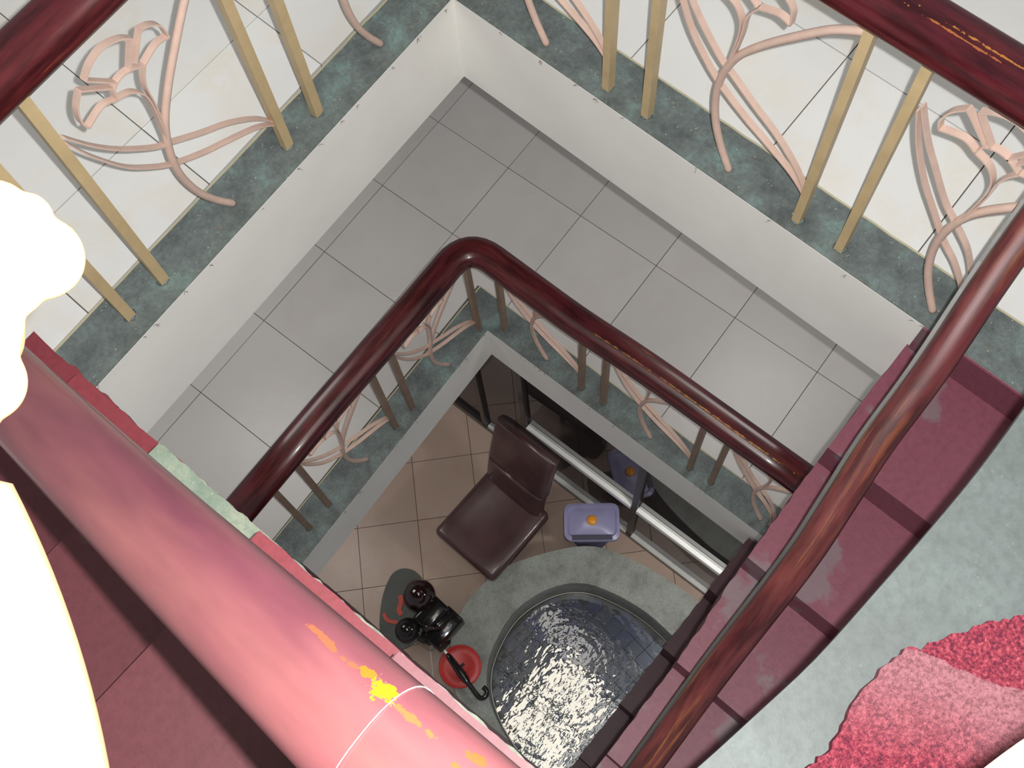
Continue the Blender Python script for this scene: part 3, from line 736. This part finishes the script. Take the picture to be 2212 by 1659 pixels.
# ------------------------------------------------------------------ glass partition beside the pond
gp = empty('glass_partition', W(0.5, -0.135, ZG), 'glass shop partition with white rails behind the leather chair', 'partition')
def along(u, z, dv=0.0): return W(u, gl_v(u)+dv, z)
gang = math.atan2(1, -0.038)-R_(90)
def gbar(name, u0, u1, z, w_, h_, mat):
    bm = bmesh.new(); sweep(bm, [along(u0, z), along(u1, z)], rect(w_, h_)); return fin(bm, name, mat, gp)
for u0, u1 in ((0.03, 1.035), (1.09, 2.02)):
    gbar('floor_track', u0, u1, ZG+0.03, 0.075, 0.06, M_GREYALU)
    t_ = gbar('transom', u0, u1, -5.08, 0.085, 0.07, M_ALU)
    bm = bmesh.new(); sweep(bm, [along(u0+0.01, -5.03, 0.0), along(u1-0.01, -5.03, 0.0)], rect(0.02, 0.03)); fin(bm, 'lip', M_GREYALU, t_)
for u in (1.955,):
    bm = bmesh.new(); sweep(bm, [along(1.90, -5.06), along(1.99, -5.06)], rect(0.075, 0.085)); fin(bm, 'end_cap', M_ALU, gp)
for u in (-0.48, 0.0, 1.062, 2.7):
    bm = bmesh.new(); box(bm, along(u, (ZG-3.39)/2), (0.06, 0.05, -3.39-ZG), Matrix.Rotation(gang, 3, 'Z')); fin(bm, 'mullion', M_FRAME, gp)
gbar('floor_track', -0.45, -0.03, ZG+0.03, 0.05, 0.05, M_GREYALU)
gbar('floor_track', -3.2, -0.51, ZG+0.03, 0.05, 0.05, M_FRAME)
for u0, u1 in ((-3.2, -0.50), (-0.45, -0.03), (0.03, 1.035), (1.09, 2.67)):
    bm = bmesh.new(); sweep(bm, [along(u0, (ZG-3.39)/2), along(u1, (ZG-3.39)/2)], rect(0.004, -3.39-ZG-0.02))
    bm2 = bmesh.new(); vs = [bm2.verts.new(along(u, z)) for u, z in ((u0, ZG+0.05), (u1, ZG+0.05), (u1, -3.40), (u0, -3.40))]; bm2.faces.new(vs); bm.free()
    fin(bm2, 'pane', M_PANE, gp)

# ------------------------------------------------------------------ leather chair
ch = empty('lounge_chair', W(0.24, 0.55, ZG), 'dark brown leather lounge chair facing away from the glass partition', 'chair')
cu_ = 0.235
bm = bmesh.new()
rbox(bm, W(cu_+0.005, 0.60, -5.53), (0.70, 0.62, 0.16), 0.045, 3)
for v in bm.verts:                           # crown the cushion, wrinkle it a little
    if v.co.z > -5.50:
        x = (v.co.x-0.60)/0.36; y = (v.co.y-cu_)/0.31
        v.co.z += 0.0
bmesh.ops.subdivide_edges(bm, edges=[e for e in bm.edges if e.calc_length() > 0.2], cuts=5, use_grid_fill=True)
for v in bm.verts:
    if v.co.z > -5.47:
        x = (v.co.x-0.60)/0.33; y = (v.co.y-cu_)/0.28
        v.co.z += 0.03*(1-min(1, x*x))*(1-min(1, y*y))*(-1.0)+0.006*math.sin(v.co.x*31)*math.cos(v.co.y*27)
fin(bm, 'seat', M_LEATHER, ch, smooth=True)
# back: follows a gentle curve, built as a swept cushion
def slab(bm, cen, wdt, thk):
    """cen: list of (v,z) centre line; rounded cross section across u"""
    pr = []
    N = 20
    for k in range(N):
        a = 2*math.pi*k/N; c, s = math.cos(a), math.sin(a)
        pr.append((wdt/2*math.copysign(abs(c)**0.30, c), thk/2*math.copysign(abs(s)**0.7, s)))
    sweep(bm, catmull([W(cu_-0.02-(z+5.4)*0.05, v, z) for v, z in cen], 6), pr, Vector((1, 0, 0)))
bm = bmesh.new(); slab(bm, [(0.30, -5.52), (0.27, -5.35), (0.225, -5.18)], 0.56, 0.13); fin(bm, 'lower_backrest', M_LEATHER, ch, smooth=True)
bm = bmesh.new(); slab(bm, [(0.215, -5.17), (0.16, -5.00), (0.10, -4.82), (0.05, -4.72)], 0.58, 0.12); fin(bm, 'upper_backrest', M_LEATHER, ch, smooth=True)
bm = bmesh.new(); rbox(bm, W(cu_, 0.56, -5.72), (0.56, 0.48, 0.24), 0.03, 2); fin(bm, 'base', M_LEATHER, ch, smooth=True, angle=R_(40))
for du, dv in ((-0.22, -0.25), (0.22, -0.25), (-0.22, 0.25), (0.22, 0.25)):
    bm = bmesh.new(); lathe(bm, [(0.02, -6.0), (0.028, -5.94), (0.03, -5.83)], W(cu_+du, 0.58+dv, 0), 12); fin(bm, 'leg', M_BLACK, ch)

# ------------------------------------------------------------------ lavender bin with yellow knob
lb = empty('bin', W(0.85, 0.105, ZG), 'lavender plastic bin with an orange round mark on its lid beside the pond rim', 'bin')
ra_ = Matrix.Rotation(R_(41), 3, 'Z')
def ringr(w_, d_, z, r=0.05, n=5):
    out = []
    for sx, sy, a0 in ((1, 1, 0), (-1, 1, 90), (-1, -1, 180), (1, -1, 270)):
        for k in range(n+1):
            a = R_(a0+90*k/n); out.append(Vector((sx*(w_/2-r)+r*math.cos(a), sy*(d_/2-r)+r*math.sin(a), z)))
    return out
def loft(bm, rings, cen, rot, caps=True):
    vs = [[bm.verts.new(cen+rot @ p) for p in r] for r in rings]
    for a, b in zip(vs, vs[1:]):
        for k in range(len(a)): bm.faces.new((a[k], a[(k+1) % len(a)], b[(k+1) % len(a)], b[k]))
    if caps: bm.faces.new(vs[0][::-1]); bm.faces.new(vs[-1])
cb = W(0.850, 0.105, 0.19)
bm = bmesh.new(); loft(bm, [ringr(0.17, 0.22, -6.188), ringr(0.26, 0.36, -5.60)], cb, ra_); fin(bm, 'body', M_LAV, lb, smooth=True, angle=R_(40))
bm = bmesh.new(); loft(bm, [ringr(0.29, 0.425, -5.60, 0.06), ringr(0.30, 0.435, -5.58, 0.06), ringr(0.295, 0.43, -5.545, 0.06), ringr(0.25, 0.385, -5.535, 0.06), ringr(0.235, 0.36, -5.55, 0.06), ringr(0.20, 0.32, -5.545, 0.05), ringr(0.12, 0.2, -5.515, 0.05)], cb, ra_)
lid = fin(bm, 'lid', M_LAV, lb, smooth=True, angle=R_(50))
bm = bmesh.new(); box(bm, cb+ra_ @ Vector((0.125, 0.0, -5.536)), (0.040, 0.31, 0.008), ra_); fin(bm, 'slot', M_LAVD, lid)
bm = bmesh.new(); lathe(bm, [(0.040, -5.52), (0.040, -5.508), (0.034, -5.50), (0.01, -5.496)], cb+ra_ @ Vector((-0.005, -0.0, 0)), 16); fin(bm, 'round_mark', M_YEL, lid, smooth=True, angle=R_(50))

# ------------------------------------------------------------------ dark glossy machine beside the pond
mc = empty('machine', W(0.28, 1.45, ZG), 'dark glossy machine with a domed top and a round ended smoked panel', 'machine')
def pxy(u, v, z=0): return W(u, v, z)
bm = bmesh.new()
brd = [(0.17, 1.80), (0.02, 1.62), (-0.055, 1.45), (-0.045, 1.36), (0.01, 1.305), (0.09, 1.285), (0.20, 1.32), (0.38, 1.50), (0.42, 1.72), (0.3, 1.85)]
brd = [tuple(p)[:2] for p in catmull([(a, b, 0) for a, b in brd], 4, closed=True)]
prism(bm, brd, -5.40, -5.36); fin(bm, 'smoked_panel', M_SMOKE, mc)
bm = bmesh.new(); rbox(bm, W(0.26, 1.52, -5.70), (0.34, 0.40, 0.58), 0.04, 3, Matrix.Rotation(0.2, 3, 'Z')); fin(bm, 'lower_housing', M_BLACK, mc, smooth=True, angle=R_(40))
for i, pts in enumerate(([(0.10, 1.50), (0.14, 1.53), (0.17, 1.585), (0.21, 1.60)], [(0.10, 1.68), (0.16, 1.70), (0.225, 1.66)])):
    bm = bmesh.new(); sweep(bm, catmull([W(a, b, -5.355) for a, b in pts], 4), rect(0.035 if i == 0 else 0.028, 0.008)); fin(bm, 'red_marking', M_DECAL, mc)
def dome(bm, c, r, h):
    lathe(bm, [(r*math.cos(t), h*math.sin(t)) for t in [math.pi/2*k/8 for k in range(8)]]+[(0.002, h)], c, 24)
bm = bmesh.new(); dome(bm, W(0.225, 1.405, -5.30), 0.125, 0.14); lathe(bm, [(0.118, -0.10), (0.126, 0.0)], W(0.225, 1.405, -5.30), 24); fin(bm, 'dome', M_MAROON, mc, smooth=True, angle=R_(60))
bm = bmesh.new(); dome(bm, W(0.33, 1.655, -5.32), 0.095, 0.10); lathe(bm, [(0.09, -0.12), (0.096, 0.0)], W(0.33, 1.655, -5.32), 20); fin(bm, 'small_dome', M_BLACK, mc, smooth=True, angle=R_(60))
rm = Matrix.Rotation(R_(-2), 3, 'Z')
bm = bmesh.new(); rbox(bm, W(0.385, 1.45, -5.38), (0.25, 0.17, 0.22), 0.03, 3, rm); fin(bm, 'motor_block', M_BLACK, mc, smooth=True, angle=R_(40))
bm = bmesh.new(); rbox(bm, W(0.505, 1.462, -5.52), (0.30, 0.17, 0.30), 0.018, 2, rm); fin(bm, 'tank', M_BLACK, mc, smooth=True, angle=R_(40))
bm = bmesh.new(); sweep(bm, catmull([W(0.40, 1.55, -5.28), W(0.46, 1.53, -5.26), W(0.50, 1.49, -5.30)], 4), circ(0.016, 8)); fin(bm, 'hose', M_MAROON, mc, smooth=True)
bm = bmesh.new(); sweep(bm, catmull([W(0.545, 1.40, -5.368), W(0.555, 1.45, -5.366), W(0.545, 1.52, -5.368)], 4), circ(0.006, 6)); fin(bm, 'trim_line', M_LAV, mc, smooth=True)

# ------------------------------------------------------------------ red round stool and black hooked stick
rs = empty('dish', W(0.785, 1.59, ZR), 'round scarlet dish resting on the left of the pond rim', 'dish')
sc_ = W(0.785, 1.589, 0)
bm = bmesh.new(); lathe(bm, [(0.10, ZR+0.002), (0.145, ZR+0.01), (0.158, ZR+0.045), (0.152, ZR+0.05), (0.10, ZR+0.035), (0.01, ZR+0.03)], sc_, 28); fin(bm, 'bowl', M_SCARLET, rs, smooth=True, angle=R_(60))
bm = bmesh.new(); sweep(bm, [sc_+Vector((0.157*math.cos(k*math.pi/16), 0.157*math.sin(k*math.pi/16), ZR+0.047)) for k in range(32)], circ(0.006, 6), closed=True); fin(bm, 'rolled_edge', M_SCARLET, rs, smooth=True)
us = empty('umbrella', W(0.66, 1.47, -5.48), 'folded black stick umbrella with hooked handle lying across the red dish', 'umbrella')
ua, ub = W(0.65, 1.586, -5.465), W(0.979, 1.653, -5.465)
def along2(t): return ua.lerp(ub, t)
bm = bmesh.new(); rngs = []
dirv = (ub-ua).normalized()
rot = dirv.to_track_quat('Z', 'Y').to_matrix()
L_ = (ub-ua).length
lathe(bm, [(0.010, 0.0), (0.024, 0.03), (0.028, L_*0.35), (0.034, L_*0.6), (0.024, L_*0.8)], ua, 10, rot); fin(bm, 'canopy', M_BLACK, us, smooth=True, angle=R_(60))
bm = bmesh.new(); sd = dirv.cross(Vector((0, 0, 1))).normalized()
hk = [along2(0.7), ub, ub+dirv*0.05, ub+dirv*0.085-sd*0.01, ub+dirv*0.095-sd*0.045, ub+dirv*0.07-sd*0.075, ub+dirv*0.03-sd*0.072]
sweep(bm, catmull(hk, 5), circ(0.019, 8)); fin(bm, 'handle', M_BLACK, us, smooth=True)
bm = bmesh.new(); lathe(bm, [(0.004, -0.035), (0.010, -0.03), (0.011, 0.0)], ua, 8, rot); fin(bm, 'tip', M_ALU, us, smooth=True)
bm = bmesh.new(); sweep(bm, [along2(0.42), along2(0.42)-sd*0.0+Vector((0, 0, 0.0))+sd.cross(dirv)*0.0+sd*-0.06], rect(0.022, 0.006)); fin(bm, 'strap', M_BLACK, us)

# ------------------------------------------------------------------ unidentified pale object with invented parts at the left edge, close to the lens (blown out by the flash)
def at_px(x, y, d): return CAM+(RIGHT*((x-1106)/2420.62)+DOWN*((y-829.5)/2420.62)+FWD)*d
D = 0.9; K = D/2420.62
lc = at_px(-160, 700, D)
lp = empty('stand_in', lc, 'blown out unidentified pale object with lobed and barrel shapes at the left edge', 'stand_in')
bm = bmesh.new()
lob = [(-160, 700, 205), (-10, 470, 84), (58, 470, 57), (88, 556, 94), (20, 610, 80), (-40, 700, 90), (-36, 825, 92), (-90, 880, 92)]
for x, y, r in lob:
    q = bmesh.ops.create_icosphere(bm, subdivisions=3, radius=r*K*0.985)
    bmesh.ops.translate(bm, verts=q['verts'], vec=at_px(x, y, D))
fs = fin(bm, 'lobed_shape', M_PALE_SHAPE, lp, smooth=True)
rmod = fs.modifiers.new('remesh', 'REMESH'); rmod.mode = 'VOXEL'; rmod.voxel_size = 0.0035; rmod.use_smooth_shade = True
smod = fs.modifiers.new('smooth', 'SMOOTH'); smod.factor = 0.5; smod.iterations = 6
ax = (RIGHT*0.326+DOWN*0.945).normalized()
mid = at_px(-178, 1458, D); rot = ax.to_track_quat('Z', 'Y').to_matrix()
bm = bmesh.new(); prof = []
for k in range(17):
    t = (-330+k*55)*K; sag = (t/K)**2/(2*2470)*K
    prof.append((323*K-sag, t))
prof = [(prof[0][0]-0.012, prof[0][1]-0.008)]+prof
lathe(bm, prof, mid, 64, rot); fin(bm, 'barrel_shape', M_PALE_SHAPE, lp, smooth=True, angle=R_(60))
bm = bmesh.new(); sweep(bm, catmull([at_px(-170, 760, D), at_px(-190, 950, D), mid-ax*0.13], 5), circ(0.012, 10)); fin(bm, 'made_up_arm', M_BRASS, lp, smooth=True)
bm = bmesh.new(); sweep(bm, [at_px(-190, 950, D), Vector((at_px(-190, 950, D).x, at_px(-190, 950, D).y, 8.0))], circ(0.006, 8), Vector((1, 0, 0))); fin(bm, 'made_up_rod', M_BRASS, lp)  # invented support for the unidentified pale object

# ------------------------------------------------------------------ roof over the stairwell with a skylight (seen mirrored in the pond)
ZC = 8.0
bm = bmesh.new()
H0, H1, G0, G1 = -0.75, 2.3, -1.3, 1.8     # opening u0,u1,v0,v1
for (u0, u1, v0_, v1_) in ((-6, H0, -6, 6), (H1, 7, -6, 6), (H0, H1, -6, G0), (H0, H1, G1, 6)):
    prism(bm, [(u0, v0_), (u1, v0_), (u1, v1_), (u0, v1_)], ZC, ZC+0.25)
tag(fin(bm, 'ceiling', M_PLASTER), kind='structure')
bm = bmesh.new()
for i in range(5):
    uu = H0+(H1-H0)*i/4; sweep(bm, [W(uu, G0, ZC+0.12), W(uu, G1, ZC+0.12)], rect(0.18, 0.1))
for i in range(4):
    vv = G0+(G1-G0)*i/3; sweep(bm, [W(H0, vv, ZC+0.12), W(H1, vv, ZC+0.12)], rect(0.12, 0.1))
sky = fin(bm, 'window_1', M_FRAME); tag(sky, kind='structure')
LIT = {(1, 1): 1, (2, 1): 1, (1, 2): 1, (2, 2): 1, (3, 2): 2, (3, 1): 2, (1, 0): 2, (0, 0): 2}  # lit, dim and blank panes chosen to shape the pond reflection
for i in range(4):
    for j in range(3):
        u0 = H0+(H1-H0)*i/4+0.06; u1 = H0+(H1-H0)*(i+1)/4-0.06; v0_ = G0+(G1-G0)*j/3+0.06; v1_ = G0+(G1-G0)*(j+1)/3-0.06
        bm = bmesh.new(); prism(bm, [(u0, v0_), (u1, v0_), (u1, v1_), (u0, v1_)], ZC+0.1, ZC+0.11)
        fin(bm, 'pane', {0: M_PLASTER, 1: M_SKY, 2: M_SKY2}[LIT.get((i, j), 0)], sky)
